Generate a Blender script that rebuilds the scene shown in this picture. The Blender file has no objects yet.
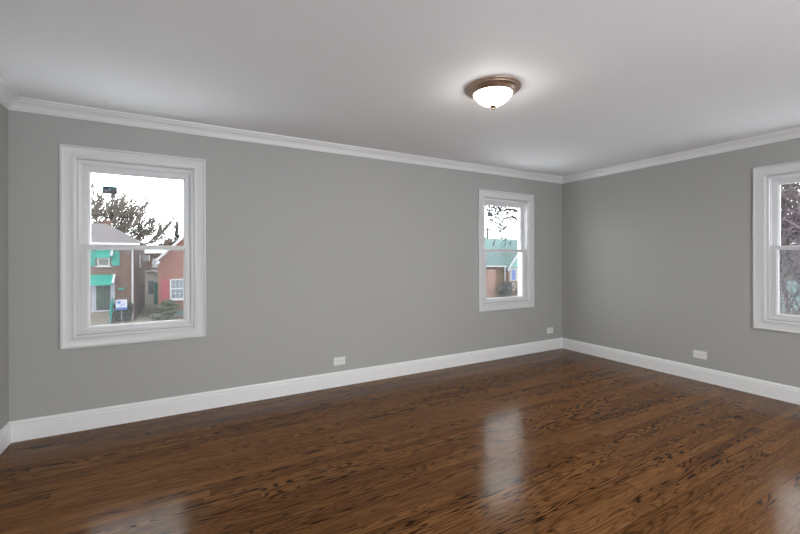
import bpy, bmesh, math, random
from mathutils import Vector, Matrix, noise as mnoise
PI = math.pi
S = bpy.context.scene
C = S.collection

# ------------------------------------------------------------------ camera
cam_d = bpy.data.cameras.new('camera'); cam = bpy.data.objects.new('camera', cam_d); C.objects.link(cam)
cam.location = (-4.741, -3.747, 1.304)
cam.rotation_euler = (math.radians(90 - 0.04), math.radians(0.1), math.radians(-29.13))
cam_d.sensor_width = 36.0
cam_d.lens = 390.3 * 36.0 / 800.0
cam_d.shift_y = -9.77 / 800.0
cam_d.clip_start = 0.05; cam_d.clip_end = 500
S.camera = cam

# ------------------------------------------------------------------ world (flat overcast sky), exposure
SKY = 7.0
w = bpy.data.worlds.new('overcast_sky'); S.world = w; w.use_nodes = True
nt = w.node_tree; nt.nodes.clear()
wo = nt.nodes.new('ShaderNodeOutputWorld'); bg = nt.nodes.new('ShaderNodeBackground')
bg.inputs[0].default_value = (0.96, 0.98, 1.0, 1); bg.inputs[1].default_value = SKY
nt.links.new(bg.outputs[0], wo.inputs[0])
S.view_settings.view_transform = 'Standard'; S.view_settings.look = 'None'
S.view_settings.exposure = 0.12; S.view_settings.gamma = 1.0; S.view_settings.use_curve_mapping = False

# ------------------------------------------------------------------ large area lights
def area(name, loc, rot, sx, sy, power, col=(1, 1, 1), portal=False):
    d = bpy.data.lights.new(name, 'AREA'); d.shape = 'RECTANGLE'; d.size = sx; d.size_y = sy
    d.energy = power; d.color = col
    if portal: d.cycles.is_portal = True
    o = bpy.data.objects.new(name, d); C.objects.link(o); o.location = loc; o.rotation_euler = rot
    return o
# daylight through an opening added in the unseen rear wall to light the room, and through the three windows
area('window_portal', (-3.31, -5.48, 1.125), (math.radians(90), 0, 0), 2.82, 2.25, 1, portal=True)
area('window_portal', (-5.05, 0.2, 1.38), (math.radians(-90), 0, 0), 0.74, 1.3, 1, portal=True)
area('window_portal', (-1.067, 0.2, 1.38), (math.radians(-90), 0, 0), 0.74, 1.3, 1, portal=True)
area('window_portal', (0.2, -2.625, 1.38), (0, math.radians(90), 0), 1.3, 0.74, 1, portal=True)

# ------------------------------------------------------------------ materials
def lin(c):
    f = lambda v: v / 12.92 if v <= 0.04045 else ((v + 0.055) / 1.055) ** 2.4
    return tuple(f(v / 255.0) for v in c)

class NT:
    def __init__(s, m): s.t = m.node_tree; s.n = s.t.nodes
    def new(s, k, **kw):
        n = s.n.new(k)
        for a, b in kw.items(): setattr(n, a, b)
        return n
    def set(s, inp, v):
        if hasattr(v, 'is_output') or isinstance(v, bpy.types.NodeSocket): s.t.links.new(v, inp)
        else: inp.default_value = v
    def math(s, op, a, b=0.0, c=0.0):
        n = s.new('ShaderNodeMath', operation=op)
        s.set(n.inputs[0], a); s.set(n.inputs[1], b); s.set(n.inputs[2], c)
        return n.outputs[0]
    def comb(s, x, y, z):
        n = s.new('ShaderNodeCombineXYZ'); s.set(n.inputs[0], x); s.set(n.inputs[1], y); s.set(n.inputs[2], z)
        return n.outputs[0]
    def noise(s, vec, scale=1, detail=2, rough=.5):
        n = s.new('ShaderNodeTexNoise'); s.set(n.inputs['Vector'], vec)
        n.inputs['Scale'].default_value = scale; n.inputs['Detail'].default_value = detail; n.inputs['Roughness'].default_value = rough
        return n.outputs['Fac']
    def mix(s, f, a, b, mode='MIX'):
        n = s.new('ShaderNodeMix', data_type='RGBA', blend_type=mode)
        s.set(n.inputs[0], f); s.set(n.inputs[6], a); s.set(n.inputs[7], b)
        return n.outputs[2]

def base_mat(name, col, rough=.5, spec=.5, metal=0.0):
    m = bpy.data.materials.new(name); m.use_nodes = True
    b = m.node_tree.nodes['Principled BSDF']
    b.inputs['Base Color'].default_value = (*col, 1); b.inputs['Roughness'].default_value = rough
    b.inputs['Specular IOR Level'].default_value = spec; b.inputs['Metallic'].default_value = metal
    return m, b, NT(m)

def varied(name, col, rough=.5, spec=.4, scale=8.0, amt=.08, bump=0.0, bscale=200.0, metal=0.0):
    """paint-like material: faint noise in the colour and a fine bump"""
    m, b, n = base_mat(name, col, rough, spec, metal)
    tc = n.new('ShaderNodeTexCoord').outputs['Object']
    f = n.noise(tc, scale, 3)
    lo = tuple(c * (1 - amt) for c in col) + (1,); hi = tuple(min(1, c * (1 + amt)) for c in col) + (1,)
    n.set(b.inputs['Base Color'], n.mix(f, lo, hi))
    if bump:
        bn = n.new('ShaderNodeBump'); bn.inputs['Strength'].default_value = bump; bn.inputs['Distance'].default_value = .001
        n.set(bn.inputs['Height'], n.noise(tc, bscale, 2)); n.set(b.inputs['Normal'], bn.outputs[0])
    return m

WALLC = (0.405, 0.403, 0.386)
M = {}
M['wall'] = varied('wall_paint', WALLC, .6, .25, 1.2, .015, .15, 260)
M['ceiling'] = varied('ceiling_paint', (.88, .885, .895), .7, .2, 1.0, .012, .12, 240)
M['trim'] = varied('trim_paint', (.82, .82, .815), .32, .45, 6, .01)
M['vinyl'] = varied('window_vinyl', (.66, .66, .665), .35, .45, 6, .01)
M['casing'] = varied('casing_paint', (.68, .68, .675), .32, .45, 6, .01)
M['plate'] = varied('outlet_plastic', (.78, .78, .77), .3, .45, 20, .01)
M['slot'] = base_mat('slot_dark', (.05, .05, .05), .6)[0]

def floor_mat():
    m, b, n = base_mat('oak_floor', (.1, .05, .02), .25, .09)
    tc = n.new('ShaderNodeTexCoord').outputs['Object']
    sp = n.new('ShaderNodeSeparateXYZ'); n.set(sp.inputs[0], tc)
    x, y = sp.outputs[0], sp.outputs[1]
    W = .0572
    yr = n.math('DIVIDE', y, W)
    row = n.math('FLOOR', yr); v = n.math('FRACT', yr)
    def wn(val):
        k = n.new('ShaderNodeTexWhiteNoise', noise_dimensions='1D'); n.set(k.inputs['W'], val); return k
    r1 = wn(row).outputs['Value']; r2 = wn(n.math('ADD', row, 313.7)).outputs['Value']
    ln = n.math('MULTIPLY_ADD', r2, 1.1, .8)
    xs = n.math('DIVIDE', n.math('MULTIPLY_ADD', r1, 7.31, x), ln)
    ix = n.math('FLOOR', xs); u = n.math('FRACT', xs)
    idn = wn(n.math('ADD', n.math('MULTIPLY', row, 17.31), n.math('MULTIPLY', ix, 5.77)))
    rs = n.new('ShaderNodeSeparateColor'); n.set(rs.inputs[0], idn.outputs['Color'])
    ra, rb, rc = rs.outputs[0], rs.outputs[1], rs.outputs[2]
    ox = n.math('MULTIPLY', ra, 61.0); oy = n.math('MULTIPLY', rb, 43.0)
    # cathedral figure: contour lines of a stretched noise, another cut of the log on each board
    gx = n.math('MULTIPLY_ADD', x, 1.8, ox); gy = n.math('MULTIPLY_ADD', y, 17.0, oy)
    n1 = n.noise(n.comb(gx, gy, n.math('MULTIPLY', rc, 20)), 1.0, 1.3, .45)
    ring = n.math('PINGPONG', n.math('MULTIPLY', n1, 12.0), .5)          # 0..0.5
    ring = n.math('MULTIPLY', ring, 2.0)
    line = n.math('SUBTRACT', 1.0, n.math('SMOOTH_MIN', n.math('MULTIPLY', ring, 1.9), 1.0, .3))   # 1 on a dark ring line
    line = n.math('MAXIMUM', line, 0.0)
    # streaky pores
    pores = n.noise(n.comb(n.math('MULTIPLY_ADD', x, 5.0, ox), n.math('MULTIPLY_ADD', y, 170.0, oy), 0.0), 1.0, 4, .65)
    pores2 = n.noise(n.comb(n.math('MULTIPLY_ADD', x, 2.2, oy), n.math('MULTIPLY_ADD', y, 70.0, ox), 0.0), 1.0, 3, .6)
    brk = n.noise(n.comb(n.math('MULTIPLY_ADD', x, 16.0, oy), n.math('MULTIPLY_ADD', y, 120.0, ox), 3.0), 1.0, 2, .6)
    strength = n.math('MULTIPLY_ADD', n.math('POWER', rc, 1.3), 1.05, .28)
    line = n.math('MULTIPLY', n.math('MULTIPLY', line, strength), n.math('MULTIPLY_ADD', brk, .9, .6))
    dark = (*lin((30, 15, 6)), 1); mid = (*lin((88, 55, 27)), 1); light = (*lin((142, 98, 57)), 1)
    tone = n.math('ADD', n.math('MULTIPLY', rb, .5), n.math('MULTIPLY', pores2, .85))
    tone = n.math('SUBTRACT', tone, .17)
    tn = n.new('ShaderNodeClamp'); n.set(tn.inputs[0], tone)
    col = n.mix(tn.outputs[0], mid, light)
    dk = n.math('MULTIPLY', n.math('SUBTRACT', pores, .43), 4.2)
    dkc = n.new('ShaderNodeClamp'); n.set(dkc.inputs[0], dk)
    col = n.mix(n.math('MULTIPLY', dkc.outputs[0], .5), col, dark)
    lc = n.new('ShaderNodeClamp'); n.set(lc.inputs[0], line)
    col = n.mix(n.math('MULTIPLY', lc.outputs[0], .95), col, dark)
    # seams between boards
    ev = n.math('MINIMUM', v, n.math('SUBTRACT', 1.0, v))
    eu = n.math('MULTIPLY', n.math('MINIMUM', u, n.math('SUBTRACT', 1.0, u)), n.math('DIVIDE', ln, W))
    e = n.math('MINIMUM', ev, eu)
    seam = n.math('LESS_THAN', e, .018)
    col = n.mix(n.math('MULTIPLY', seam, .6), col, (*lin((32, 17, 9)), 1))
    n.set(b.inputs['Base Color'], col)
    n.set(b.inputs['Roughness'], n.math('ADD', n.math('MULTIPLY', n1, .06), n.math('MULTIPLY_ADD', ra, .03, .115)))
    bn = n.new('ShaderNodeBump'); bn.inputs['Strength'].default_value = .25; bn.inputs['Distance'].default_value = .0004
    h = n.math('SUBTRACT', n.math('MULTIPLY', pores, .4), n.math('MULTIPLY', lc.outputs[0], .35))
    h = n.math('SUBTRACT', h, n.math('MULTIPLY', seam, .8))
    n.set(bn.inputs['Height'], h); n.set(b.inputs['Normal'], bn.outputs[0])
    return m
M['floor'] = floor_mat()

def glass_mat():
    m = bpy.data.materials.new('pane_glass'); m.use_nodes = True; n = NT(m); n.n.clear()
    o = n.new('ShaderNodeOutputMaterial'); mx = n.new('ShaderNodeMixShader')
    t = n.new('ShaderNodeBsdfTransparent'); t.inputs[0].default_value = (.97, .985, .98, 1)
    g = n.new('ShaderNodeBsdfGlossy'); g.inputs['Roughness'].default_value = .0
    lw = n.new('ShaderNodeLayerWeight'); lw.inputs[0].default_value = .5
    f = n.math('MULTIPLY_ADD', n.math('POWER', lw.outputs['Facing'], 4.0), .8, .03)
    n.set(mx.inputs[0], f); n.set(mx.inputs[1], t.outputs[0]); n.set(mx.inputs[2], g.outputs[0]); n.set(o.inputs[0], mx.outputs[0])
    return m
M['glass'] = glass_mat()

def screen_mat():
    m = bpy.data.materials.new('insect_mesh'); m.use_nodes = True; n = NT(m); n.n.clear()
    o = n.new('ShaderNodeOutputMaterial'); mx = n.new('ShaderNodeMixShader')
    t = n.new('ShaderNodeBsdfTransparent'); d = n.new('ShaderNodeBsdfDiffuse'); d.inputs[0].default_value = (.30, .30, .31, 1)
    mx.inputs[0].default_value = .19
    n.set(mx.inputs[1], t.outputs[0]); n.set(mx.inputs[2], d.outputs[0]); n.set(o.inputs[0], mx.outputs[0])
    return m
M['screen'] = screen_mat()

def brick_mat(name, c1, c2, mortar, horiz='X'):
    m, b, n = base_mat(name, c1, .9, .1)
    tc = n.new('ShaderNodeTexCoord').outputs['Object']
    sp = n.new('ShaderNodeSeparateXYZ'); n.set(sp.inputs[0], tc)
    hx = n.math('ADD', sp.outputs[0], sp.outputs[1])
    bt = n.new('ShaderNodeTexBrick'); n.set(bt.inputs['Vector'], n.comb(hx, sp.outputs[2], 0.0))
    bt.inputs['Color1'].default_value = (*c1, 1); bt.inputs['Color2'].default_value = (*c2, 1); bt.inputs['Mortar'].default_value = (*mortar, 1)
    bt.inputs['Scale'].default_value = 1; bt.inputs['Brick Width'].default_value = .22; bt.inputs['Row Height'].default_value = .075
    bt.inputs['Mortar Size'].default_value = .009
    f = n.noise(tc, .8, 3)
    n.set(b.inputs['Base Color'], n.mix(n.math('MULTIPLY', f, .4), bt.outputs['Color'], tuple(c * .55 for c in c1) + (1,)))
    return m
M['brick_brown'] = brick_mat('brown_brick', (0.093, 0.053, 0.040), (0.071, 0.042, 0.034), (0.099, 0.074, 0.065))
M['brick_red'] = brick_mat('red_brick', (.150, .062, .048), (.122, .052, .042), (.14, .09, .078))
M['brick_tan'] = brick_mat('tan_brick', (.135, .080, .044), (.105, .064, .038), (.13, .10, .08))
M['brick_pink'] = brick_mat('faded_brick', (.19, .095, .075), (.14, .07, .06), (.24, .19, .17))

def siding_mat(name, col, pitch=.12):
    m, b, n = base_mat(name, col, .7, .2)
    tc = n.new('ShaderNodeTexCoord').outputs['Object']
    sp = n.new('ShaderNodeSeparateXYZ'); n.set(sp.inputs[0], tc)
    fr = n.math('FRACT', n.math('DIVIDE', sp.outputs[2], pitch))
    bn = n.new('ShaderNodeBump'); bn.inputs['Strength'].default_value = .8; bn.inputs['Distance'].default_value = .015
    n.set(bn.inputs['Height'], fr); n.set(b.inputs['Normal'], bn.outputs[0])
    return m
M['siding_grey'] = siding_mat('grey_siding', (0.081, 0.081, 0.084))
M['siding_white'] = siding_mat('white_siding', (.55, .55, .51))
M['siding_teal'] = siding_mat('turquoise_siding', (.12, .25, .235))

def shingle_mat(name, c1, c2):
    m, b, n = base_mat(name, c1, .9, .1)
    tc = n.new('ShaderNodeTexCoord').outputs['Object']
    f = n.noise(tc, 3.0, 4, .65); g = n.noise(tc, 12.0, 2)
    n.set(b.inputs['Base Color'], n.mix(n.math('ADD', n.math('MULTIPLY', f, .6), n.math('MULTIPLY', g, .4)), (*c1, 1), (*c2, 1)))
    return m
M['roof_grey'] = shingle_mat('grey_shingle', (0.043, 0.038, 0.043), (0.074, 0.067, 0.069))
M['roof_teal'] = shingle_mat('teal_shingle', (.038, .066, .068), (.088, .125, .122))
M['teal'] = varied('teal_paint', (0.002, 0.155, 0.124), .5, .3, 5, .12)
M['white_out'] = varied('white_outdoor_paint', (0.285, 0.285, 0.298), .6, .3, 4, .05)
M['lav_white'] = varied('pale_door_surround', (0.186, 0.192, 0.229), .6, .3, 4, .06)
M['door_dark'] = varied('storm_door_paint', (.018, .018, .017), .5, .3, 6, .1)
M['door_green'] = varied('scroll_iron_green', (.02, .085, .055), .5, .3, 6, .1)
M['concrete'] = varied('concrete', (0.118, 0.102, 0.087), .9, .1, 6, .2)
M['shutter_red'] = varied('red_shutter_paint', (0.161, 0.028, 0.040), .6, .3, 5, .08)
M['pane_dark'] = varied('reflecting_pane', (0.062, 0.077, 0.099), .15, .6, 3, .3)
M['curtain'] = varied('shaded_pane', (0.056, 0.062, 0.043), .3, .5, 3, .25)
M['block'] = varied('glass_block', (0.074, 0.130, 0.130), .2, .6, 14, .35)
M['bark'] = varied('grey_bark', (.085, .070, .062), .95, .05, 12, .35)
M['bark_light'] = varied('pale_bark', (.105, .092, .082), .95, .05, 6, .3)
M['bark_dark'] = varied('dark_bark', (.028, .025, .028), .95, .05, 12, .3)
M['bark_pink'] = varied('purple_brown_twigs', (.085, .07, .076), .95, .05, 9, .35)
M['leaf'] = varied('evergreen_leaf', (0.041, 0.051, 0.030), .8, .2, 2.5, .5)
M['leaf_dark'] = varied('dark_evergreen_leaf', (0.024, 0.028, 0.026), .8, .2, 2.5, .5)
M['leaf_rust'] = varied('rusty_dead_leaf', (.10, .058, .05), .9, .1, 4, .4)
M['lawn'] = varied('winter_lawn', (0.081, 0.077, 0.053), .95, .05, 1.5, .35)
M['asphalt'] = varied('asphalt', (0.037, 0.037, 0.038), .9, .1, 2, .2)
M['snow'] = varied('snow_crust', (.80, .82, .86), .7, .2, 3, .06)
M['wire'] = base_mat('wire_rubber', (.12, .12, .13), .7)[0]
M['sign_white'] = base_mat('sign_white', (.27, .28, .33), .5)[0]
M['sign_blue'] = base_mat('sign_blue', (.03, .07, .22), .5)[0]
M['sticker'] = varied('sticker_dark', (.15, .17, .18), .4, .4, 60, .2)
M['sticker_navy'] = base_mat('sticker_navy', (.02, .06, .17), .4)[0]
M['sticker_teal'] = base_mat('sticker_teal', (.02, .26, .26), .4)[0]
M['sticker_pale'] = base_mat('sticker_pale', (.5, .55, .58), .4)[0]
M['sticker_black'] = base_mat('sticker_black', (.01, .012, .014), .4)[0]

def bronze_mat():
    m, b, n = base_mat('brushed_bronze', (.36, .24, .17), .34, .5, .9)
    tc = n.new('ShaderNodeTexCoord').outputs['Object']
    f = n.noise(tc, 25, 3)
    n.set(b.inputs['Base Color'], n.mix(f, (.46, .34, .27, 1), (.66, .50, .40, 1)))
    return m
M['bronze'] = bronze_mat()
M['brass'] = base_mat('aged_brass', (.22, .15, .07), .35, .5, .9)[0]
def bowl_mat():
    m = bpy.data.materials.new('lit_alabaster_glass'); m.use_nodes = True; n = NT(m)
    b = n.n['Principled BSDF']; b.inputs['Base Color'].default_value = (.85, .83, .78, 1); b.inputs['Roughness'].default_value = .25
    tc = n.new('ShaderNodeTexCoord').outputs['Object']
    f = n.noise(tc, 9, 4, .6)
    n.set(b.inputs['Emission Color'], n.mix(f, (1.0, .95, .87, 1), (1.0, .985, .95, 1)))
    b.inputs['Emission Strength'].default_value = 36.0
    return m
M['bowl'] = bowl_mat()

# ------------------------------------------------------------------ mesh helpers
class MB:
    def __init__(s): s.v = []; s.f = []
    def add(s, vs, fs):
        o = len(s.v); s.v += [tuple(v) for v in vs]; s.f += [tuple(i + o for i in f) for f in fs]; return s
    def box(s, x0, x1, y0, y1, z0, z1):
        return s.add([(x0,y0,z0),(x1,y0,z0),(x1,y1,z0),(x0,y1,z0),(x0,y0,z1),(x1,y0,z1),(x1,y1,z1),(x0,y1,z1)],
                     [(0,3,2,1),(4,5,6,7),(0,1,5,4),(1,2,6,5),(2,3,7,6),(3,0,4,7)])
    def bevel_box(s, x0, x1, y0, y1, z0, z1, r):
        bm = bmesh.new(); bmesh.ops.create_cube(bm, size=1)
        for q in bm.verts:
            q.co = Vector(((x0+x1)/2 + q.co.x*(x1-x0), (y0+y1)/2 + q.co.y*(y1-y0), (z0+z1)/2 + q.co.z*(z1-z0)))
        bmesh.ops.bevel(bm, geom=bm.edges[:], offset=r, segments=2, affect='EDGES', profile=.5)
        bm.verts.index_update()
        s.add([q.co[:] for q in bm.verts], [[q.index for q in f.verts] for f in bm.faces]); bm.free(); return s
    def tube(s, pts, radii, n=5, cap=True):
        pts = [Vector(p) for p in pts]; rings = []
        if not hasattr(radii, '__len__'): radii = [radii] * len(pts)
        up = None
        for i, p in enumerate(pts):
            d = (pts[min(i+1, len(pts)-1)] - pts[max(i-1, 0)])
            if d.length < 1e-9: d = Vector((0, 0, 1))
            d.normalize()
            a = d.cross(Vector((0, 0, 1)) if abs(d.z) < .9 else Vector((1, 0, 0))).normalized(); b = d.cross(a)
            rings.append([p + radii[i] * (math.cos(2*PI*k/n) * a + math.sin(2*PI*k/n) * b) for k in range(n)])
        vs = [q for r in rings for q in r]; fs = []
        for i in range(len(pts) - 1):
            for k in range(n):
                fs.append((i*n+k, i*n+(k+1) % n, (i+1)*n+(k+1) % n, (i+1)*n+k))
        if cap: fs.append(tuple(range(n-1, -1, -1))); fs.append(tuple((len(pts)-1)*n + k for k in range(n)))
        return s.add(vs, fs)
    def lathe(s, prof, n=64, c=(0, 0, 0)):
        vs = []; fs = []; m = len(prof)
        for k in range(n):
            a = 2*PI*k/n
            for r, z in prof: vs.append((c[0]+r*math.cos(a), c[1]+r*math.sin(a), c[2]+z))
        for k in range(n):
            for i in range(m-1):
                fs.append((k*m+i, ((k+1) % n)*m+i, ((k+1) % n)*m+i+1, k*m+i+1))
        return s.add(vs, fs)
    def prism(s, poly, y0, y1):            # polygon in (x, z), extruded along y
        n = len(poly)
        vs = [(x, y0, z) for x, z in poly] + [(x, y1, z) for x, z in poly]
        fs = [tuple(range(n)), tuple(range(2*n-1, n-1, -1))] + [(i, n+i, n+(i+1) % n, (i+1) % n) for i in range(n)]
        return s.add(vs, fs)
    def slab(s, quad, t):                  # a quad in space thickened along its normal
        q = [Vector(p) for p in quad]; nrm = (q[1]-q[0]).cross(q[3]-q[0]).normalized() * t
        k = len(q)
        vs = q + [p - nrm for p in q]
        fs = [tuple(range(k)), tuple(range(2*k-1, k-1, -1))] + [(i, k+i, k+(i+1) % k, (i+1) % k) for i in range(k)]
        return s.add(vs, fs)
    def ring(s, x0, x1, z0, z1, wl, wr, wb, wt, prof):
        """mitred frame: prof = (u 0 outer..1 inner, y); closed loop of points"""
        n = len(prof); vs = []
        for u, y in prof:
            vs += [(x0+u*wl, y, z0+u*wb), (x1-u*wr, y, z0+u*wb), (x1-u*wr, y, z1-u*wt), (x0+u*wl, y, z1-u*wt)]
        fs = []
        for i in range(n):
            j = (i+1) % n
            for k in range(4): fs.append((i*4+k, i*4+(k+1) % 4, j*4+(k+1) % 4, j*4+k))
        return s.add(vs, fs)
    def blob(s, c, r, rnd, amp=.25, sub=2):
        bm = bmesh.new(); bmesh.ops.create_icosphere(bm, subdivisions=sub, radius=1)
        o = Vector((rnd.random()*50, rnd.random()*50, rnd.random()*50))
        bm.verts.index_update(); vs = []
        for q in bm.verts:
            k = 1 + amp * mnoise.noise(q.co * 2.3 + o)
            vs.append((c[0]+q.co.x*r[0]*k, c[1]+q.co.y*r[1]*k, c[2]+q.co.z*r[2]*k))
        s.add(vs, [[q.index for q in f.verts] for f in bm.faces]); bm.free(); return s
    def leaves(s, c, r, count, size, rnd):
        for _ in range(count):
            while True:
                d = Vector((rnd.uniform(-1, 1), rnd.uniform(-1, 1), rnd.uniform(-1, 1)))
                if .15 < d.length < 1: break
            d = d.normalized() * (d.length ** .35)
            p = Vector((c[0]+d.x*r[0], c[1]+d.y*r[1], c[2]+d.z*r[2]))
            a = Vector((rnd.uniform(-1, 1), rnd.uniform(-1, 1), rnd.uniform(-1, 1))).normalized()
            b = a.orthogonal().normalized(); l = size * rnd.uniform(.6, 1.3)
            s.add([p - a*l, p + b*l*.45, p + a*l, p - b*l*.45], [(0, 1, 2, 3)])
        return s
    def build(s, name, mat, parent=None, smooth=False, loc=None):
        me = bpy.data.meshes.new(name); me.from_pydata(s.v, [], s.f)
        bm = bmesh.new(); bm.from_mesh(me); bmesh.ops.recalc_face_normals(bm, faces=bm.faces[:]); bm.to_mesh(me); bm.free()
        if smooth:
            for p in me.polygons: p.use_smooth = True
        me.materials.append(mat)
        o = bpy.data.objects.new(name, me); C.objects.link(o)
        if parent: o.parent = parent
        if loc: o.location = loc
        return o

def tag(o, label, cat, group=None, kind=None):
    o['label'] = label; o['category'] = cat
    if group: o['group'] = group
    if kind: o['kind'] = kind
    return o
def empty(name, loc, label, cat, rz=0.0, group=None, kind=None):
    o = bpy.data.objects.new(name, None); C.objects.link(o); o.location = loc; o.rotation_euler = (0, 0, rz); o.empty_display_size = .1
    return tag(o, label, cat, group, kind)
def smooth_by_angle(o, deg=35):
    me = o.data
    for p in me.polygons: p.use_smooth = True
    bm = bmesh.new(); bm.from_mesh(me)
    for e in bm.edges:
        if len(e.link_faces) == 2 and e.calc_face_angle(0) > math.radians(deg): e.smooth = False
    bm.to_mesh(me); bm.free()

# ------------------------------------------------------------------ room shell
XL, YR, H, TW = -5.813, -5.3, 2.425, 0.17     # left wall, rear wall, ceiling height, wall thickness
WIN_W, WZ0, WZ1 = 0.395, 0.722, 2.043         # half width and height range of the rough openings

def holed_wall(name, u0, u1, z0, z1, holes, t, place, label):
    """wall in (u, depth, z) with rectangular openings; place maps to world"""
    us = sorted({u0, u1, *[h[0] for h in holes], *[h[1] for h in holes]})
    zs = sorted({z0, z1, *[h[2] for h in holes], *[h[3] for h in holes]})
    idx = {}; vs = []; fs = []
    def vid(u, d, z):
        k = (round(u, 5), round(d, 5), round(z, 5))
        if k not in idx: idx[k] = len(vs); vs.append(place(u, d, z))
        return idx[k]
    def solid(i, j):
        if i < 0 or j < 0 or i >= len(us)-1 or j >= len(zs)-1: return False
        a, b = (us[i]+us[i+1])/2, (zs[j]+zs[j+1])/2
        return not any(h[0] < a < h[1] and h[2] < b < h[3] for h in holes)
    for i in range(len(us)-1):
        for j in range(len(zs)-1):
            if not solid(i, j): continue
            a, b, c, d = us[i], us[i+1], zs[j], zs[j+1]
            fs.append((vid(a,0,c), vid(b,0,c), vid(b,0,d), vid(a,0,d)))
            fs.append((vid(a,t,c), vid(a,t,d), vid(b,t,d), vid(b,t,c)))
            if not solid(i-1, j): fs.append((vid(a,0,c), vid(a,0,d), vid(a,t,d), vid(a,t,c)))
            if not solid(i+1, j): fs.append((vid(b,0,c), vid(b,t,c), vid(b,t,d), vid(b,0,d)))
            if not solid(i, j-1): fs.append((vid(a,0,c), vid(a,t,c), vid(b,t,c), vid(b,0,c)))
            if not solid(i, j+1): fs.append((vid(a,0,d), vid(b,0,d), vid(b,t,d), vid(a,t,d)))
    m = MB(); m.add(vs, fs)
    return tag(m.build(name, M['wall']), label, 'wall', kind='structure')

CX1, CX2, CY3 = -5.0485, -1.0675, -2.625
hole = lambda c: (c - WIN_W, c + WIN_W, WZ0, WZ1)
holed_wall('wall_back', XL, 0, 0, H, [hole(CX1), hole(CX2)], TW, lambda u, d, z: (u, d, z),
           'long grey painted wall with two white framed windows')
holed_wall('wall_right', YR, 0, 0, H, [hole(CY3)], TW, lambda u, d, z: (d, u, z),
           'shorter grey painted wall at the right with one window')
holed_wall('wall_left', YR, 0, 0, H, [], TW, lambda u, d, z: (XL - d, u, z), 'sliver of grey painted wall at the far left edge')
holed_wall('wall_rear', XL, 0, 0, H, [(-4.72, -1.90, 0, 2.25)], TW, lambda u, d, z: (u, YR - d, z), 'unseen grey rear wall with an opening added to let daylight in')  # opening is added, placed and sized for the daylight it lets in

tag(MB().box(XL - TW, TW, YR - TW, TW, -.2, 0).build('floor', M['floor']), 'dark walnut stained oak strip floor with satin shine', 'floor', kind='structure')
tag(MB().box(XL - TW, TW, YR - TW, TW, H, H + .15).build('ceiling', M['ceiling']), 'smooth white painted ceiling with one light fixture', 'ceiling', kind='structure')

def run(name, p0, p1, nrm, prof, m0, m1, label, cat):
    p0, p1, nrm = Vector(p0), Vector(p1), Vector(nrm); d = (p1 - p0).normalized()
    n = len(prof)
    vs = [p0 + d*(m0*q[0]) + nrm*q[0] + Vector((0, 0, q[1])) for q in prof] + [p1 - d*(m1*q[0]) + nrm*q[0] + Vector((0, 0, q[1])) for q in prof]
    fs = [tuple(range(n)), tuple(range(2*n-1, n-1, -1))] + [(i, n+i, n+(i+1) % n, (i+1) % n) for i in range(n)]
    m = MB(); m.add(vs, fs); o = m.build(name, M['trim'])
    return tag(o, label, cat, kind='structure')
BB = [(.0003, .0), (.016, .0), (.016, .112), (.0145, .1155), (.0115, .118), (.0115, .121), (.0135, .124), (.0135, .131), (.010, .137), (.0065, .143), (.0055, .147), (.0003, .147)]
run('baseboard_back', (XL, 0, 0), (0, 0, 0), (0, -1, 0), BB, 1, 1, 'white moulded baseboard along the long window wall', 'baseboard')
run('baseboard_right', (0, 0, 0), (0, YR, 0), (-1, 0, 0), BB, 1, 1, 'white moulded baseboard along the right hand wall', 'baseboard')
run('baseboard_left', (XL, YR, 0), (XL, 0, 0), (1, 0, 0), BB, 1, 1, 'white baseboard stub at the far left edge', 'baseboard')
z = H
CR = [(.0003, 2.346), (.009, 2.346), (.011, 2.351), (.016, 2.354), (.017, 2.360), (.022, 2.362), (.0245, 2.3695), (.030, 2.379), (.038, 2.388),
      (.047, 2.3955), (.057, 2.401), (.059, 2.4065), (.065, 2.408), (.069, 2.4125), (.078, 2.415), (.080, 2.4247), (.0003, 2.4247)]
run('trim_1', (XL, 0, 0), (0, 0, 0), (0, -1, 0), CR, 1, 1, 'white crown moulding above the long window wall', 'crown moulding')
run('trim_2', (0, 0, 0), (0, YR, 0), (-1, 0, 0), CR, 1, 1, 'white crown moulding above the right hand wall', 'crown moulding')
run('trim_3', (XL, YR, 0), (XL, 0, 0), (1, 0, 0), CR, 1, 1, 'short run of white crown moulding at upper left edge', 'crown moulding')

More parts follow.
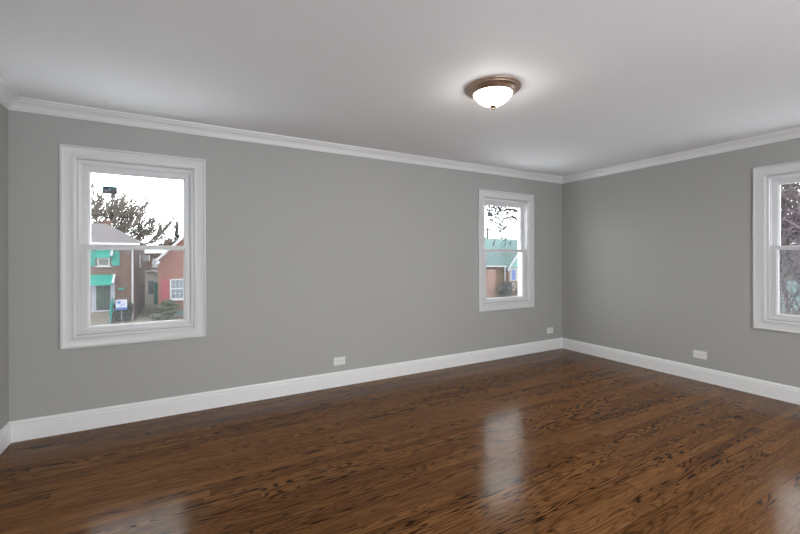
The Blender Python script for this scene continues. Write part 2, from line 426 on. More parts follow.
# ------------------------------------------------------------------ windows
def window(idx, loc, rz, label):
    """local x along the wall, +y outdoors, z up"""
    e = empty('window_%d' % idx, loc, label, 'window', rz, kind='structure')
    hw = .4825
    cas = [(0, -.0003), (0, -.021), (.05, -.0245), (.12, -.0245), (.155, -.019), (.20, -.0165), (.62, -.0165), (.68, -.0145), (.74, -.0165),
           (.80, -.0205), (.90, -.0205), (.955, -.0165), (1, -.012), (1, -.0003)]
    o = MB().ring(-hw, hw, .624, 2.141, .092, .092, .092, .092, cas).build('casing', M['casing'], e); smooth_by_angle(o, 40)
    # jamb liner with interior stop and the track that the upper sash slides in
    jp = [(0, -.0002), (.80, -.0002), (.80, .022), (1.0, .022), (1.0, .026), (.9, .026), (.9, .056), (1.05, .058), (1.05, .0615), (.9, .0615), (.9, .092), (1.0, .094), (1.0, .165), (0, .165)]
    MB().ring(-.3945, .3945, .7225, 2.0425, .030, .030, .026, .026, jp).build('frame', M['vinyl'], e)
    # outdoor brick-mould and sloping sill
    xm = MB().ring(-.46, .46, .66, 2.10, .06, .06, .06, .06, [(0, .1703), (1, .1703), (1, .186), (0, .19)])
    xm.slab([(-.47, .168, .728), (.47, .168, .728), (.47, .25, .712), (-.47, .25, .712)], .03)
    xm.build('outdoor_trim', M['vinyl'], e)
    # lower sash (indoors side) and upper sash (outdoors side)
    sp = [(0, .027), (.06, .0255), (.72, .0255), (.80, .028), (.90, .034), (1, .036), (1, .050), (.9, .055), (0, .055)]
    lo = MB().ring(-.3665, .3665, .738, 1.402, .0515, .0515, .039, .037, sp).build('lower_sash', M['vinyl'], e)
    MB().box(-.3148, .3148, .040, .0435, .7772, 1.3648).build('pane', M['glass'], lo)
    up_ = [(q[0], q[1] + .036) for q in sp]
    us = MB().ring(-.366, .366, 1.365, 2.026, .051, .051, .037, .062, up_).build('upper_sash', M['vinyl'], e)
    MB().box(-.3148, .3148, .076, .0795, 1.4022, 1.9638).build('pane', M['glass'], us)
    sc = MB().ring(-.352, .352, .752, 1.40, .014, .014, .014, .014, [(0, .105), (1, .105), (1, .113), (0, .113)]).build('screen_frame', M['vinyl'], e)
    MB().box(-.3379, .3379, .1085, .1095, .7661, 1.3859).build('insect_screen', M['screen'], sc)
    return e
window(1, (CX1, 0, 0), 0, 'large white double hung window at left facing brick houses')
window(2, (CX2, 0, 0), 0, 'white double hung window near the corner facing a teal roof')
window(3, (0, CY3, 0), -PI/2, 'white double hung window on the right wall, cut by frame edge')

def sticker(loc, rz, w, h, label, big):
    o = empty('window_sticker', loc, label, 'sticker', rz, group=None)
    MB().box(-w/2, w/2, 0, .0008, -h/2, h/2).build('label_sheet', M['sticker'], o)
    q = lambda n, x0, x1, z0, z1, mt: MB().box(x0*w/2, x1*w/2, -.0004, 0, z0*h/2, z1*h/2).build(n, mt, o)
    q('dark_border', .86, 1, -1, 1, M['sticker_black']); q('dark_border', -1, .86, -1, -.85, M['sticker_black'])
    if big:
        q('teal_border', -1, -.86, -.3, 1, M['sticker_teal']); q('navy_panel', -.86, -.1, .25, .85, M['sticker_navy'])
        q('teal_panel', -.1, .8, .45, .85, M['sticker_teal'])
        for k in range(3): q('pale_stripe', -.75, .15 - .2*k, .12 - .3*k, .2 - .3*k, M['sticker_pale'])
        q('pale_mark', -.1, .15, .0, .4, M['sticker_pale'])
    else:
        q('pale_stripe', -.7, .6, .2, .35, M['sticker_pale']); q('pale_stripe', -.7, .6, -.3, -.15, M['sticker_pale'])
    return o
sticker((-5.243, .0750, 1.838), 0, .094, .058, 'small dark rectangular sticker on the upper pane of left window', True)
sticker((-1.285, .0750, 1.848), 0, .085, .058, 'small dark grey square sticker on upper pane of corner window', False)

# ------------------------------------------------------------------ ceiling light
cl = empty('ceiling_light', (-2.94, -1.785, H), 'round bronze flush mount ceiling light with glowing white glass bowl', 'ceiling light')
o = MB().lathe([(0, -.0004), (.177, -.0004), (.180, -.004), (.179, -.010), (.172, -.014), (.169, -.015), (.168, -.020), (.164, -.023), (.157, -.024), (.152, -.027), (.143, -.036),
                (.134, -.046), (.130, -.048), (.126, -.046), (.1255, -.036), (0, -.036)], 96).build('pan', M['bronze'], cl); smooth_by_angle(o, 40)
bp = [(.121, -.049), (.115, -.060), (.103, -.074), (.087, -.089), (.068, -.102), (.049, -.112), (.031, -.119), (.02, -.1215), (0, -.122)]
bp = [(.124, -.040)] + bp
o = MB().lathe(bp, 96).build('glass_bowl', M['bowl'], cl, smooth=True)
o = MB().lathe([(0, -.1185), (.021, -.119), (.0235, -.122), (.022, -.127), (.014, -.130), (.006, -.132), (.0055, -.136), (.0085, -.139), (.009, -.143), (.006, -.147), (0, -.1485)], 32).build('finial', M['brass'], cl); smooth_by_angle(o, 40)

# ------------------------------------------------------------------ wall outlets
def outlet(loc, rz, label):
    o = empty('wall_outlet', loc, label, 'outlet', rz, group='white outlets above the baseboards')
    MB().bevel_box(-.0625, .0625, -.0065, -.0002, -.040, .040, .003).build('cover_plate', M['plate'], o)
    r = MB().bevel_box(-.034, .034, -.0085, -.006, -.0168, .0168, .001).build('receptacle', M['plate'], o)
    for s in (-1, 1):
        cx = s * .0175
        MB().box(cx - .006, cx + .003, -.0090, -.0084, .0045, .0065).build('slot', M['slot'], r)
        MB().box(cx - .005, cx + .002, -.0090, -.0084, -.0065, -.0045).build('slot', M['slot'], r)
        MB().tube([(cx + .008, -.0090, 0), (cx + .008, -.0084, 0)], .0026, 10).build('slot', M['slot'], r)
    for s in (-1, 1):
        MB().tube([(s*.048, -.0074, 0), (s*.048, -.0062, 0)], .003, 12).build('screw', M['plate'], o)
outlet((-3.357, 0, .254), 0, 'white outlet low on long wall, midway between the two windows')
outlet((-.258, 0, .273), 0, 'white outlet low on long wall beside the room corner')
outlet((0, -1.703, .274), -PI/2, 'white outlet low on the right hand wall above baseboard')

# ------------------------------------------------------------------ outdoors: ground
GZ = -3.12
gb = lambda n, x0, x1, y0, y1, z1, m, l, c: tag(MB().box(x0, x1, y0, y1, z1 - .1, z1).build(n, M[m]), l, c, kind='structure')
gb('ground', -60, 80, 9.0, 95, GZ, 'lawn', 'brown winter lawn around the houses across the street', 'ground')
gb('bounce_snow_yard', -60, 80, -45, 9.0, GZ, 'snow', 'unseen yard below the windows with snow added to bounce light', 'yard')  # snow added out of view so skylight bounces up through the openings
gb('bounce_snow_verge', -60, 80, 17.0, 20.5, GZ + .02, 'snow', 'unseen verge beside the street with snow added to bounce light', 'verge')  # another strip of added snow, an unseen reflector for the windows
gb('street', -60, 80, 9.0, 17.0, GZ + .02, 'asphalt', 'asphalt street seen beyond the windows', 'street')
gb('sidewalk', -60, 80, 20.5, 21.8, GZ + .03, 'concrete', 'pale concrete sidewalk across the street', 'sidewalk')
gb('walkway', -7.6, -6.5, 21.9, 38.8, GZ + .03, 'concrete', 'concrete walkway running between the two brick houses', 'walkway')
gb('front_walk', -10.0, -9.1, 21.9, 28.2, GZ + .03, 'concrete', 'concrete walk leading to the green awning door', 'walkway')

# ---- brown brick house
FY = 29.5
def pbox(parent, name, mat, *b): return MB().box(*b).build(name, M[mat], parent)
b1 = empty('brick_house', (-11.9, 34, GZ), 'two storey brown brick house with teal awnings and shutters', 'house')
def B1(name, mat, mb, smooth=False, parent=None):
    mb.v = [(v[0] + 11.9, v[1] - 34, v[2] - GZ) for v in mb.v]
    return mb.build(name, M[mat], parent or b1, smooth)
B1('wall', 'brick_brown', MB().box(-16.0, -7.73, FY, 38.7, GZ, 2.30))
ex0, ex1, ey0, ey1 = -16.4, -7.35, FY - .38, 39.05
rz0, rz1 = 2.32, 3.95
r0, r1 = (-13.9, 34.1, rz1), (-9.95, 34.1, rz1)
rf = MB().add([(ex0, ey0, rz0), (ex1, ey0, rz0), (ex1, ey1, rz0), (ex0, ey1, rz0), r0, r1, (ex0, ey0, rz0 - .05), (ex1, ey0, rz0 - .05), (ex1, ey1, rz0 - .05), (ex0, ey1, rz0 - .05)],
              [(0, 1, 5, 4), (1, 2, 5), (2, 3, 4, 5), (3, 0, 4), (0, 6, 7, 1), (1, 7, 8, 2), (2, 8, 9, 3), (3, 9, 6, 0), (6, 9, 8, 7)])
B1('roof', 'roof_grey', rf)
B1('gutter', 'white_out', MB().box(ex0, ex1, ey0 - .11, ey0 - .002, rz0 - .14, rz0 - .01))
B1('chimney', 'brick_brown', MB().box(-10.25, -9.75, 34.6, 35.2, 3.3, 4.25))
dsp = MB().tube([(-7.82, FY - .2, 2.2), (-7.82, FY - .06, 1.95), (-7.82, FY - .06, GZ + .15), (-7.82, FY - .3, GZ + .05)], .055, 8)
B1('downspout', 'white_out', dsp)
# upper window with frame, sill, awning and shutters
wf = B1('window', 'white_out', MB().ring(-9.80, -9.12, .72, 1.75, .07, .07, .07, .07, [(0, FY - .001), (0, FY - .06), (1, FY - .06), (1, FY - .001)]).box(-9.92, -9.02, FY - .14, FY - .002, .64, .72).box(-9.74, -9.18, FY - .05, FY - .002, 1.2, 1.25))
MB().box(2.16, 2.72, -4.53, -4.502, .79 - GZ, 1.68 - GZ).build('pane', M['curtain'], wf)
for x0, x1 in ((-9.02, -8.57), (-10.38, -9.92)):
    m = MB().box(x0, x1, FY - .05, FY - .002, .74, 1.76)
    for k in range(9): m.box(x0 + .05, x1 - .05, FY - .065, FY - .05, .80 + k*.105, .86 + k*.105)
    B1('shutter', 'teal', m)
def awning(x0, x1, zt, zb, dep, name='awning'):
    m = MB().slab([(x0, FY - .002, zt), (x1, FY - .002, zt), (x1 + .04, FY - dep, zb), (x0 - .04, FY - dep, zb)][::-1], .03)
    n = int((x1 - x0) / .14)
    for k in range(n + 1):
        xx = x0 + (x1 - x0) * k / n
        m.slab([(xx, FY - .004, zt + .02), (xx + .04, FY - .004, zt + .02), (xx + .04, FY - dep, zb + .02), (xx, FY - dep, zb + .02)][::-1], .03)
    for xx in (x0, x1):
        m.add([(xx - .01, FY - .003, zt), (xx - .01, FY - dep, zb), (xx - .01, FY - .003, zb), (xx + .01, FY - .003, zt), (xx + .01, FY - dep, zb), (xx + .01, FY - .003, zb)], [(0,1,2), (3,5,4), (0,3,4,1), (1,4,5,2), (2,5,3,0)])
    m.box(x0 - .04, x1 + .04, FY - dep - .02, FY - dep + .01, zb - .14, zb + .0)
    a = B1(name, 'teal', m)
    e = MB().slab([(x1 + .02, FY - .01, zt + .03), (x1 + .14, FY - .01, zt + .03), (x1 + .14, FY - dep, zb + .03), (x1 + .02, FY - dep, zb + .03)][::-1], .05)
    B1('awning_edge', 'white_out', e, parent=a)
    return a
awning(-10.25, -8.93, .12, -.42, .95)
awning(-9.86, -9.06, 1.86, 1.42, .5)
# door with surround and scrolls, steps and railing
B1('door_surround', 'lav_white', MB().ring(-10.12, -8.83, -2.40, -.20, .25, .25, .10, .06, [(0, FY - .002), (0, FY - .09), (1, FY - .07), (1, FY - .002)]))
dr = B1('door', 'door_dark', MB().box(-9.865, -9.085, FY - .05, FY - .003, -2.30, -.27))
sg = MB()
def scroll(cx, cz, r):
    sg.tube([(cx + 11.9 + r*math.cos(t)*(1 - t/14), -4.57, cz - GZ + r*math.sin(t)*(1 - t/14)) for t in [k*.5 for k in range(22)]], .018, 5)
for cx in (-9.68, -9.27):
    for cz in (-.95, -1.25, -1.72, -2.02): scroll(cx, cz, .13)
sg.box(2.1, 2.75, -4.59, -4.55, -1.50 - GZ, -1.44 - GZ); sg.tube([(2.425, -4.57, -2.2 - GZ), (2.425, -4.57, -.6 - GZ)], .02, 5)
sg.build('scrollwork', M['door_green'], dr)
st = MB()
for k in range(4): st.box(-10.3, -8.95, FY - .55 - .28*(3 - k), FY - .002 if k == 3 else FY - .55 - .28*(2 - k), GZ, -2.42 - .172*(3 - k))
B1('steps', 'concrete', st)
rl = MB().tube([(-8.93, FY - .05, -1.52), (-8.93, FY - .6, -1.62), (-8.93, FY - 1.35, -2.25), (-8.93, FY - 1.4, -3.1)], .04, 6)
for k in range(6): rl.tube([(-8.93, FY - .15 - k*.22, -1.56 - max(0, k - 2)*.19), (-8.93, FY - .15 - k*.22, -2.45 - max(0, k - 1)*.15)], .022, 5)
B1('railing', 'teal', rl)
B1('address_plate', 'teal', MB().box(-8.66, -8.30, FY - .05, FY - .002, -.95, -.82))
# side windows of the upper floor
B1('window', 'white_out', MB().box(-7.729, -7.69, 33.2, 34.1, .5, 1.5))

tag(MB().box(-7.728, -7.25, 36.2, 37.1, 1.0, 1.5).build('air_conditioner', M['white_out']), 'white air conditioner box on the side of the brown house', 'air conditioner')
sn = empty('yard_sign', (-8.34, FY - 1.12, GZ), 'white sign with blue mark above the dark bush', 'sign')
MB().box(-.31, .31, -.02, .02, .92, 1.58).build('board', M['sign_white'], sn)
MB().box(-.31, .31, -.024, -.0201, .90, 1.06).build('blue_band', M['sign_blue'], sn)
MB().tube([(-.14, -.026, 1.40), (-.14, -.0201, 1.40)], .11, 18).build('blue_disc', M['sign_blue'], sn)
MB().slab([(-.08, -.024, 1.15), (.2, -.024, 1.27), (.2, -.024, 1.31), (-.08, -.024, 1.20)], .003).build('blue_swoosh', M['sign_blue'], sn)
MB().tube([(0, .045, .0), (0, .045, 1.2)], .025, 6).build('post', M['wire'], sn)

# ---- shrubs
def shrub(loc, blobs, leafsize, label, mat, seed, per=420, name='shrub'):
    rnd = random.Random(seed); o = empty(name, loc, label, 'shrub')
    m = MB()
    for c, r in blobs:
        m.blob(c, (r[0]*.82, r[1]*.82, r[2]*.82), rnd, .35, 3); m.leaves(c, r, per, leafsize, rnd)
    m.build('foliage', M[mat], o)
    t = MB()
    for c, r in blobs: t.tube([(c[0]*.3, c[1]*.3, -.02), (c[0]*.8, c[1]*.8, c[2]*.6), (c[0], c[1], c[2])], [.05, .035, .02], 5)
    t.build('stem', M['bark'], o)
    return o
shrub((-8.3, 29.02, GZ), [((0, 0, .62), (.58, .4, .62)), ((-.15, 0, 1.05), (.45, .38, .38)), ((.2, 0, 1.0), (.4, .36, .36))], .06,
      'dark rounded evergreen bush in front of the brown brick house', 'leaf_dark', 3)
shrub((-5.8, 28.6, GZ), [((-.25, 0, .3), (.75, .5, .28)), ((.2, 0, .55), (.6, .45, .22)), ((-.1, 0, .85), (.5, .4, .2)), ((.15, 0, 1.2), (.42, .35, .2)), ((.55, 0, .9), (.35, .3, .16))], .07,
      'layered spreading evergreen shrub before the red brick house', 'leaf', 5)

# ---- red brick house with a gabled front
b2 = empty('brick_house', (-3.0, 33, GZ), 'red brick house with white gable trim and red shutter', 'house')
def B2(name, mat, mb, parent=None):
    mb.v = [(v[0] + 3.0, v[1] - 33, v[2] - GZ) for v in mb.v]
    return mb.build(name, M[mat], parent or b2)
gx0, gx1, ge, gp = -6.29, .30, 1.20, 4.55
gm = (gx0 + gx1) / 2
B2('wall', 'brick_red', MB().prism([(gx0, GZ), (gx1, GZ), (gx1, ge), (gm, gp), (gx0, ge)], FY, 38.0))
sl = (gp - ge) / (gm - gx0)
ro = MB()
for sgn in (-1, 1):
    xe = gm + sgn * (gm - gx0 + .25); ze = ge - .25*sl + .05
    q = [(gm, FY - .3, gp + .06), (xe, FY - .3, ze), (xe, 38.3, ze), (gm, 38.3, gp + .06)]
    ro.slab(q if sgn < 0 else q[::-1], -.08)
B2('roof', 'roof_grey', ro)
rk = MB()
for sgn in (-1, 1):
    xe = gm + sgn * (gm - gx0 + .25); ze = ge - .25*sl + .05
    rk.prism([(gm, gp + .10), (xe, ze + .04), (xe, ze - .18), (gm, gp - .12)], FY - .36, FY - .305)
rk.box(gx0 - .32, gx0 + .12, FY - .36, FY - .003, ge - .36, ge - .16)
B2('rake_board', 'white_out', rk)
wf = B2('window', 'white_out', MB().ring(-5.55, -4.35, -1.80, -.30, .09, .09, .09, .07, [(0, FY - .002), (0, FY - .06), (1, FY - .06), (1, FY - .002)]).box(-5.46, -4.44, FY - .055, FY - .003, -1.04, -.96).box(-5.62, -4.28, FY - .12, FY - .002, -1.88, -1.80))
pn = MB().box(-2.455, -1.445, -3.535, -3.502, -1.70 - GZ, -.37 - GZ).build('pane', M['pane_dark'], wf)
mt = MB()
for k in range(1, 4): mt.box(-2.46 + k*.255 - .01, -2.46 + k*.255 + .01, -3.545, -3.536, -1.70 - GZ, -.38 - GZ)
for zz in (-.66, -1.36): mt.box(-2.45, -1.45, -3.545, -3.536, zz - .01 - GZ, zz + .01 - GZ)
mt.build('muntin', M['white_out'], wf)
m = MB().box(-6.10, -5.58, FY - .05, FY - .002, -1.80, -.28)
for k in range(12): m.box(-6.04, -5.64, FY - .065, FY - .05, -1.74 + k*.118, -1.67 + k*.118)
B2('shutter', 'shutter_red', m)
gbm = MB().box(-5.42, -4.45, FY - .03, FY - .003, -3.0, -2.62)
for i in range(6):
    for j in range(2): gbm.bevel_box(-5.41 + i*.16, -5.27 + i*.16, FY - .05, FY - .025, -2.99 + j*.19, -2.82 + j*.19, .012)
B2('glass_block_window', 'block', gbm)

# ---- white garage at the end of the walkway
g = empty('garage', (-7.2, 41.3, GZ), 'small white garage at the end of the walkway', 'garage')
MB().prism([(-1.6, 0), (1.6, 0), (1.6, 2.45), (-.1, 3.05), (-1.6, 2.75)], -1.5, 4).build('wall', M['siding_white'], g)
rr = MB().slab([(-.1, -1.75, 3.15), (-1.9, -1.75, 2.78), (-1.9, 4.2, 2.78), (-.1, 4.2, 3.15)], -.08); rr.slab([(1.8, -1.75, 2.46), (-.1, -1.75, 3.15), (-.1, 4.2, 3.15), (1.8, 4.2, 2.46)], -.08)
rr.build('roof', M['roof_grey'], g)
MB().prism([(-.1, 3.2), (-1.9, 2.83), (-1.9, 2.68), (-.1, 3.05), (1.8, 2.33), (1.8, 2.50)], -1.82, -1.755).build('fascia', M['white_out'], g)
MB().box(.12, .62, -1.56, -1.503, .02, 2.05).build('door', M['teal'], g)
MB().box(-.35, .10, -1.56, -1.503, 1.0, 2.2).build('window', M['pane_dark'], g)
b3 = empty('brick_house', (-8.5, 56, GZ), 'grey brown house far behind the white garage', 'house')
MB().box(-7, 4.2, -4, 4, 0, 5.0).build('wall', M['brick_brown'], b3)
MB().add([(-7.3, -4.3, 4.95), (4.5, -4.3, 4.95), (4.5, 4.3, 4.95), (-7.3, 4.3, 4.95), (-4, 0, 5.9), (1.5, 0, 5.9)], [(0,1,5,4), (1,2,5), (2,3,4,5), (3,0,4), (0,3,2,1)]).build('roof', M['snow'], b3)
MB().box(.6, 1.5, -4.05, -4.002, 3.2, 4.3).build('window', M['white_out'], b3)

# ---- bare trees
def grow(mb, p, d, length, rad, depth, rnd, spread=.55, up=.12, kids=3, shrink=.72, seg=3, minr=.008, n=4, droop=0.0):
    pts = [p.copy()]; dd = d.normalized(); rs = [rad]
    for i in range(seg):
        dd = (dd + Vector((rnd.uniform(-1, 1), rnd.uniform(-1, 1), rnd.uniform(-1, 1))) * .16 + Vector((0, 0, up - droop))).normalized()
        pts.append(pts[-1] + dd * length / seg); rs.append(max(minr, rad * (1 - .38 * (i+1) / seg)))
    mb.tube(pts, rs, n if rad > .03 else 3, cap=False)
    if depth <= 0: return
    for k in range(kids):
        i = seg if k == 0 else rnd.randint(1, seg)
        a = Vector((rnd.uniform(-1, 1), rnd.uniform(-1, 1), rnd.uniform(-.6, 1))).normalized()
        nd = (dd + a * (spread * (.5 if k == 0 else 1.25))).normalized()
        grow(mb, pts[i], nd, length * shrink * rnd.uniform(.8, 1.15), max(minr, rs[i] * (.78 if k == 0 else .6)), depth - 1, rnd, spread, up, kids, shrink, seg, minr, n, droop)

def bare_tree(loc, label, mat, seed, height, rad, depth, limbs, **kw):
    """trunk and twigs; limbs = starting directions of the main limbs"""
    rnd = random.Random(seed)
    o = empty('bare_tree', loc, label, 'tree')
    t = MB(); t.tube([(0, 0, -.05), (.04, .02, height*.5), (0, 0, height)], [rad*1.25, rad, rad*.85], 9)
    t.build('trunk', M[mat], o, smooth=True)
    m = MB()
    for d, l in limbs:
        h0 = height * rnd.uniform(.8, 1.0)
        grow(m, Vector((0, 0, h0)), Vector(d), l, rad * .55, depth, rnd, **kw)
    m.build('branches', M[mat], o)
    return o
bt = empty('bare_tree', (-14.6, 46.5, GZ), 'wide bare winter tree rising behind the brown brick house', 'tree')
rnd = random.Random(12); m = MB()
MB().tube([(0, 0, -.05), (.1, .05, 1.6), (.3, 0, 3.4), (.5, .1, 6.6)], [.34, .28, .24, .17], 10).build('trunk', M['bark_light'], bt, smooth=True)
for (h0, d, ln, k, l0, l1) in [(4.4, (1, .05, .16), 8.0, 11, 6.6, 2.6), (4.8, (1, -.35, .42), 6.0, 9, 6.6, 3.2), (4.2, (1, .4, .14), 7.6, 9, 6.2, 2.4), (5.6, (.8, .1, .8), 4.4, 8, 5.0, 3.0), (6.4, (.1, .2, 1), 3.0, 7, 3.8, 2.6), (4.8, (-.9, -.3, .5), 4.0, 5, 3.5, 2.0)]:
    D = Vector(d).normalized(); P = [Vector((.06*h0, 0, h0)) + D*(ln*q/6) + Vector((0, rnd.uniform(-.15, .15), rnd.uniform(-.12, .12) + .02*q*q)) for q in range(7)]
    m.tube(P, [.13 - .014*q for q in range(7)], 6, cap=False)
    for q in range(k):
        t = (q + rnd.random()*.8) / k; ii = min(5, int(t*6)); p0 = P[ii].lerp(P[ii+1], t*6 - ii)
        sx = 1 if d[0] > 0 else -1
        grow(m, p0, Vector((sx*rnd.uniform(.45, 1.0), rnd.uniform(-.35, .35), rnd.uniform(.65, 1.0))), (l0 + (l1 - l0)*t)*.42, .075, 3, rnd, spread=.26, up=.0, kids=3, shrink=.74, minr=.036, seg=3)
m.build('branches', M['bark_light'], bt)
for i, (x, y, s, sd) in enumerate([(-9.6, 70, .85, 21), (-7.6, 78, 1.0, 22), (-6.6, 86, 1.1, 23)]):
    o = bare_tree((x, y, GZ), 'hazy bare tree on the skyline between the brick houses', 'bark', sd, 4.4*s, .2, 4,
              [((.6, .1, 1), 1.3*s), ((-.6, 0, 1), 1.3*s), ((.1, .6, 1), 1.2*s), ((0, -.5, 1.1), 1.4*s), ((-.9, .2, .5), 1.2*s), ((.9, 0, .5), 1.2*s)], spread=.6, up=.05, kids=4, shrink=.7, minr=.05)
    o['group'] = 'hazy bare trees on the skyline'

# evergreen behind the red gable
ev = empty('evergreen_tree', (-5.3, 50, GZ), 'dark upright tree peeking above the red brick gable', 'tree')
rnd = random.Random(8); m = MB()
for k in range(40):
    hz = 2.5 + k*.15; rr_ = .9 * (1 - k/44)
    for q in range(14):
        a = rnd.random()*2*PI
        m.tube([(0, 0, hz), (rr_*math.cos(a)*.6, rr_*math.sin(a)*.6, hz + .12), (rr_*math.cos(a), rr_*math.sin(a), hz + .5)], [.03, .025, .02], 3, cap=False)
m.build('branches', M['leaf_dark'], ev)
MB().tube([(0, 0, 0), (0, 0, 8.4)], [.16, .04], 8).build('trunk', M['bark_dark'], ev)

# utility wires across the street
def wire(p0, p1, sag, label):
    pts = []
    for k in range(25):
        t = k/24; p = Vector(p0).lerp(Vector(p1), t); p.z -= sag*4*t*(1-t); pts.append(p)
    tag(MB().tube(pts, .036, 5).build('utility_wire', M['wire']), label, 'wire')
wire((-40, 53.0, 6.06), (30, 53.0, 6.06), .75, 'thin utility wire crossing low over the distant trees')
wire((-40, 53.4, 7.5), (30, 53.4, 7.5), .8, 'thin utility wire high across the white sky')

# ---- house with the teal roof, seen through the corner window
b4 = empty('teal_roof_house', (27.0, 34, GZ), 'low tan brick house under a broad teal shingle roof', 'house')
def B4(name, mat, mb, parent=None):
    mb.v = [(v[0] - 27.0, v[1] - 34, v[2] - GZ) for v in mb.v]
    return mb.build(name, M[mat], parent or b4)
B4('wall', 'brick_tan', MB().box(20.0, 34.0, FY + .45, 39, GZ, .45))
B4('roof', 'roof_teal', MB().slab([(19.6, FY, .30), (34.6, FY, .30), (34.6, 34, 3.62), (19.6, 34, 3.62)], .10).slab([(34.6, 39.4, .30), (19.6, 39.4, .30), (19.6, 34, 3.62), (34.6, 34, 3.62)], .10))
B4('gutter', 'white_out', MB().box(19.6, 27.75, FY - .12, FY - .003, .16, .30))
B4('downspout', 'white_out', MB().tube([(27.5, FY - .06, .2), (27.5, FY - .08, -.1), (27.5, FY - .08, GZ + .2), (27.5, FY - .3, GZ + .1)], .07, 6))
cg = [(27.85, .05), (33.05, .05), (30.45, 3.05)]
B4('gable_wall', 'siding_teal', MB().prism(cg, FY - .2, FY + 3.0))
B4('porch_wall', 'brick_tan', MB().box(27.85, 33.05, FY - .2, FY + .44, GZ, .048))
gr_ = MB()
for sgn in (-1, 1):
    xe = 30.45 + sgn*2.9
    q = [(30.45, FY - .45, 3.22), (xe, FY - .45, -.16), (xe, FY + 3, -.16), (30.45, FY + 3, 3.22)]
    gr_.slab(q if sgn < 0 else q[::-1], -.09)
B4('gable_roof', 'roof_teal', gr_)
rk = MB()
for sgn in (-1, 1):
    xe = 30.45 + sgn*2.9
    rk.prism([(30.45, 3.26), (xe, -.12), (xe, -.42), (30.45, 2.96)], FY - .53, FY - .455)
B4('rake_board', 'white_out', rk)
WY = FY - .202
qm = MB().ring(28.18, 29.16, -1.50, -.05, .16, .16, .14, .14, [(0, WY), (0, WY - .06), (1, WY - .06), (1, WY)])
for k in range(4):
    qm.box(28.05, 28.19, WY - .06, WY, -1.42 + k*.37, -1.24 + k*.37); qm.box(29.15, 29.29, WY - .06, WY, -1.42 + k*.37, -1.24 + k*.37)
wf = B4('window', 'white_out', qm)
MB().box(1.35, 1.99, -4.74, -4.702, -1.35 - GZ, -.20 - GZ).build('pane', M['sign_blue'], wf)
B4('oval_ring', 'white_out', MB().tube([(28.62 + .22*math.cos(2*PI*k/20), WY - .08, -2.15 + .42*math.sin(2*PI*k/20)) for k in range(21)], .075, 6, cap=False))
B4('brick_pillar', 'brick_pink', MB().box(24.2, 25.6, FY - .6, FY + .2, GZ, -.12))
for i, (x, y, r, l) in enumerate([(26.3, 28.2, .95, 'dark bush beneath the teal roof, left of the white downspout'), (28.35, 27.7, .7, 'low dark bush at the foot of the white downspout')]):
    shrub((x, y, GZ), [((0, 0, r*.8), (r, r*.8, r*.85)), ((.2, 0, r*1.3), (r*.7, r*.6, r*.5))], .11, l, 'leaf_dark', 31 + i, 500)
up = empty('utility_pole', (30.9, 36.2, GZ), 'thin dark utility pole with crossarm above the teal roof', 'utility pole')
MB().tube([(0, 0, 0), (0, 0, 8.3)], [.16, .12], 10).build('pole', M['bark_dark'], up)
MB().box(-.9, .35, -.2, -.08, 8.0, 8.18).build('crossarm', M['bark_dark'], up)

# bare tree close to the corner window: limbs reach in from the right
nt_ = empty('bare_tree', (9.0, 8.6, GZ), 'near bare tree with dark branches across the corner window', 'tree')
rnd = random.Random(77)
MB().tube([(0, 0, -.05), (.05, 0, 2.5), (-.05, .05, 5), (.1, 0, 7.2)], [.24, .20, .17, .10], 10).build('trunk', M['bark_dark'], nt_, smooth=True)
m = MB()
def limb(pts, r0, r1, twigs=8):
    P = [Vector((x - 9.0, y - 8.6, z_ - GZ)) for x, y, z_ in pts]; r0, r1 = r0*1.05, r1*1.25
    Q = []
    for a, b in zip(P, P[1:]):
        for t in (0, .33, .67): Q.append(a.lerp(b, t) + Vector((rnd.uniform(-1, 1), rnd.uniform(-1, 1), rnd.uniform(-1, 1))) * .035 * (t > 0))
    Q.append(P[-1]); P = Q
    m.tube(P, [r0 + (r1 - r0) * i / (len(P) - 1) for i in range(len(P))], 6, cap=False)
    for _ in range(twigs):
        i = rnd.randint(1, len(P) - 1); p = P[i-1].lerp(P[i], rnd.random())
        grow(m, p, (P[i] - P[i-1]).normalized() + Vector((rnd.uniform(-.9, .9), rnd.uniform(-.9, .9), rnd.uniform(-.2, .9))), rnd.uniform(.3, .65), .02, 2, rnd, spread=.7, up=0, kids=2, shrink=.7, minr=.0145)
limb([(9.0, 8.6, 2.2), (8.1, 8.4, 2.7), (7.25, 8.2, 2.98), (6.85, 8.1, 2.88), (6.45, 8.0, 2.63), (5.75, 7.9, 2.72)], .05, .018)
limb([(9.0, 8.6, 2.6), (8.0, 8.4, 3.2), (7.2, 8.2, 3.28), (6.45, 8.0, 3.18), (6.05, 7.9, 2.98), (5.7, 7.9, 2.9)], .05, .018)
limb([(7.25, 8.2, 2.98), (6.9, 8.0, 2.72), (6.72, 8.0, 2.52), (6.25, 7.9, 2.58)], .026, .012, 6)
limb([(6.45, 8.0, 3.18), (5.9, 8.0, 3.13), (5.65, 7.9, 3.38)], .02, .010, 5)
limb([(6.45, 8.0, 3.18), (6.2, 8.1, 3.36), (6.0, 8.2, 3.6)], .02, .010, 4)
limb([(6.85, 8.1, 2.88), (6.6, 8.1, 2.98), (6.4, 8.2, 3.06)], .018, .008, 5)
limb([(9.0, 8.6, 2.1), (8.0, 8.5, 2.4), (7.2, 8.4, 2.55), (6.9, 8.3, 2.42), (6.6, 8.2, 2.45)], .02, .009, 2)
limb([(9.0, 8.6, 3.2), (8.0, 8.7, 3.45), (7.3, 8.6, 3.62), (6.6, 8.6, 3.5), (6.0, 8.5, 3.42)], .022, .009, 10)
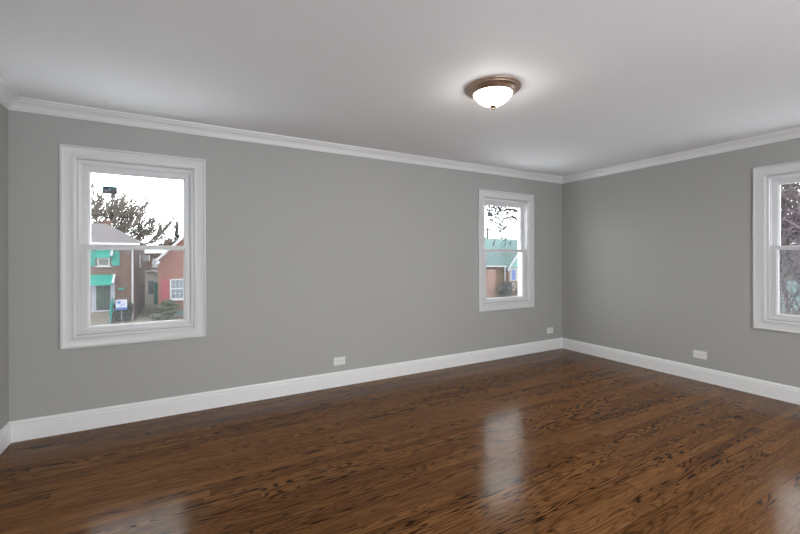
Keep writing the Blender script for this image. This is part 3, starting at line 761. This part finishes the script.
limb([(9.0, 8.6, 2.4), (8.1, 8.8, 2.55), (7.3, 8.9, 2.62), (6.8, 8.9, 2.5)], .02, .008, 3)
limb([(9.0, 8.6, 2.9), (7.9, 8.2, 3.0), (7.0, 7.9, 3.22), (6.5, 7.8, 3.02), (6.1, 7.8, 2.8)], .018, .007, 9)
for d in ((.8, .2, 1), (.3, .9, .9), (-.2, .8, 1.1), (.7, -.4, .9), (-.5, .3, 1.3)):
    grow(m, Vector((0, 0, 6.6)), Vector(d), 2.2, .09, 3, rnd, spread=.5, up=.04, kids=3, minr=.008)
m.build('branches', M['bark_dark'], nt_)
# rusty tops beyond the teal roof
for i, (x, y) in enumerate([(39.0, 46.5), (42.5, 46.0), (46.0, 47.0)]):
    o = bare_tree((x, y, GZ), 'rusty bare treetop just above the teal roof ridge', 'leaf_rust', 51 + i, 5.0, .2, 3,
              [((.6, .1, 1), 1.6), ((-.6, 0, 1), 1.6), ((.1, .6, 1), 1.6), ((0, -.5, 1.1), 1.6)], spread=.7, up=.03, kids=4, shrink=.7, minr=.045)
    o['group'] = 'rusty treetops beyond the teal roof'

# ---- beyond the right wall's window: twiggy tree, hedge, grey neighbour
n5 = empty('neighbour_house', (18.5, 1.0, GZ), 'grey sided neighbour house glimpsed through twigs at right', 'house')
MB().box(0, 7, -7, 7, 0, 4.75).build('wall', M['siding_grey'], n5)
MB().slab([(-.4, -7.3, 4.7), (3.5, -7.3, 6.1), (3.5, 7.3, 6.1), (-.4, 7.3, 4.7)], -.1).slab([(3.5, -7.3, 6.1), (7.4, -7.3, 4.7), (7.4, 7.3, 4.7), (3.5, 7.3, 6.1)], -.1).build('roof', M['snow'], n5)
MB().box(-.04, -.001, 1.2, 2.1, 2.0, 3.4).build('window', M['block'], n5)
bare_tree((9.6, .35, GZ), 'dense twiggy tree with purple brown branches at right window', 'bark_pink', 61, 2.4, .10, 5,
          [((-.5, -.6, .8), 1.5), ((-.2, -.8, .6), 1.5), ((.4, .3, 1), 1.4), ((-.6, .3, .8), 1.4), ((0, -.4, 1.1), 1.6), ((.1, .7, .8), 1.4), ((-.3, 0, 1.2), 1.7), ((0, -.9, .25), 1.4)],
          spread=.6, up=.01, kids=4, shrink=.76, minr=.0075)
bare_tree((12.2, 1.9, GZ), 'taller grey twiggy tree just behind the purple brown one', 'bark', 62, 3.4, .13, 5,
          [((-.4, -.5, .9), 1.7), ((.1, -.7, .8), 1.6), ((.4, .5, 1), 1.5), ((-.6, .2, .8), 1.6), ((0, 0, 1.2), 1.8)],
          spread=.58, up=.02, kids=4, shrink=.76, minr=.009)
hd = empty('hedge', (6.9, -.3, GZ), 'leggy leafless hedge low outside the right window', 'hedge')
rnd = random.Random(90); m = MB()
for k in range(46):
    p = Vector((rnd.uniform(-.35, .35), rnd.uniform(-1.6, 1.6), 0))
    grow(m, p, Vector((rnd.uniform(-.2, .2), rnd.uniform(-.3, .3), 1)), 1.5, .013, 3, rnd, spread=.5, up=.08, kids=3, shrink=.66, minr=.0045)
m.build('stems', M['bark'], hd)
m = MB()
for k in range(14):
    p = (rnd.uniform(-.4, .4), rnd.uniform(-1.2, 1.2), 2.9 + rnd.random()*.7)
    m.blob(p, (.07, .11, .04), rnd, .5, 1)
m.build('snow_clump', M['snow'], hd)['kind'] = 'stuff'
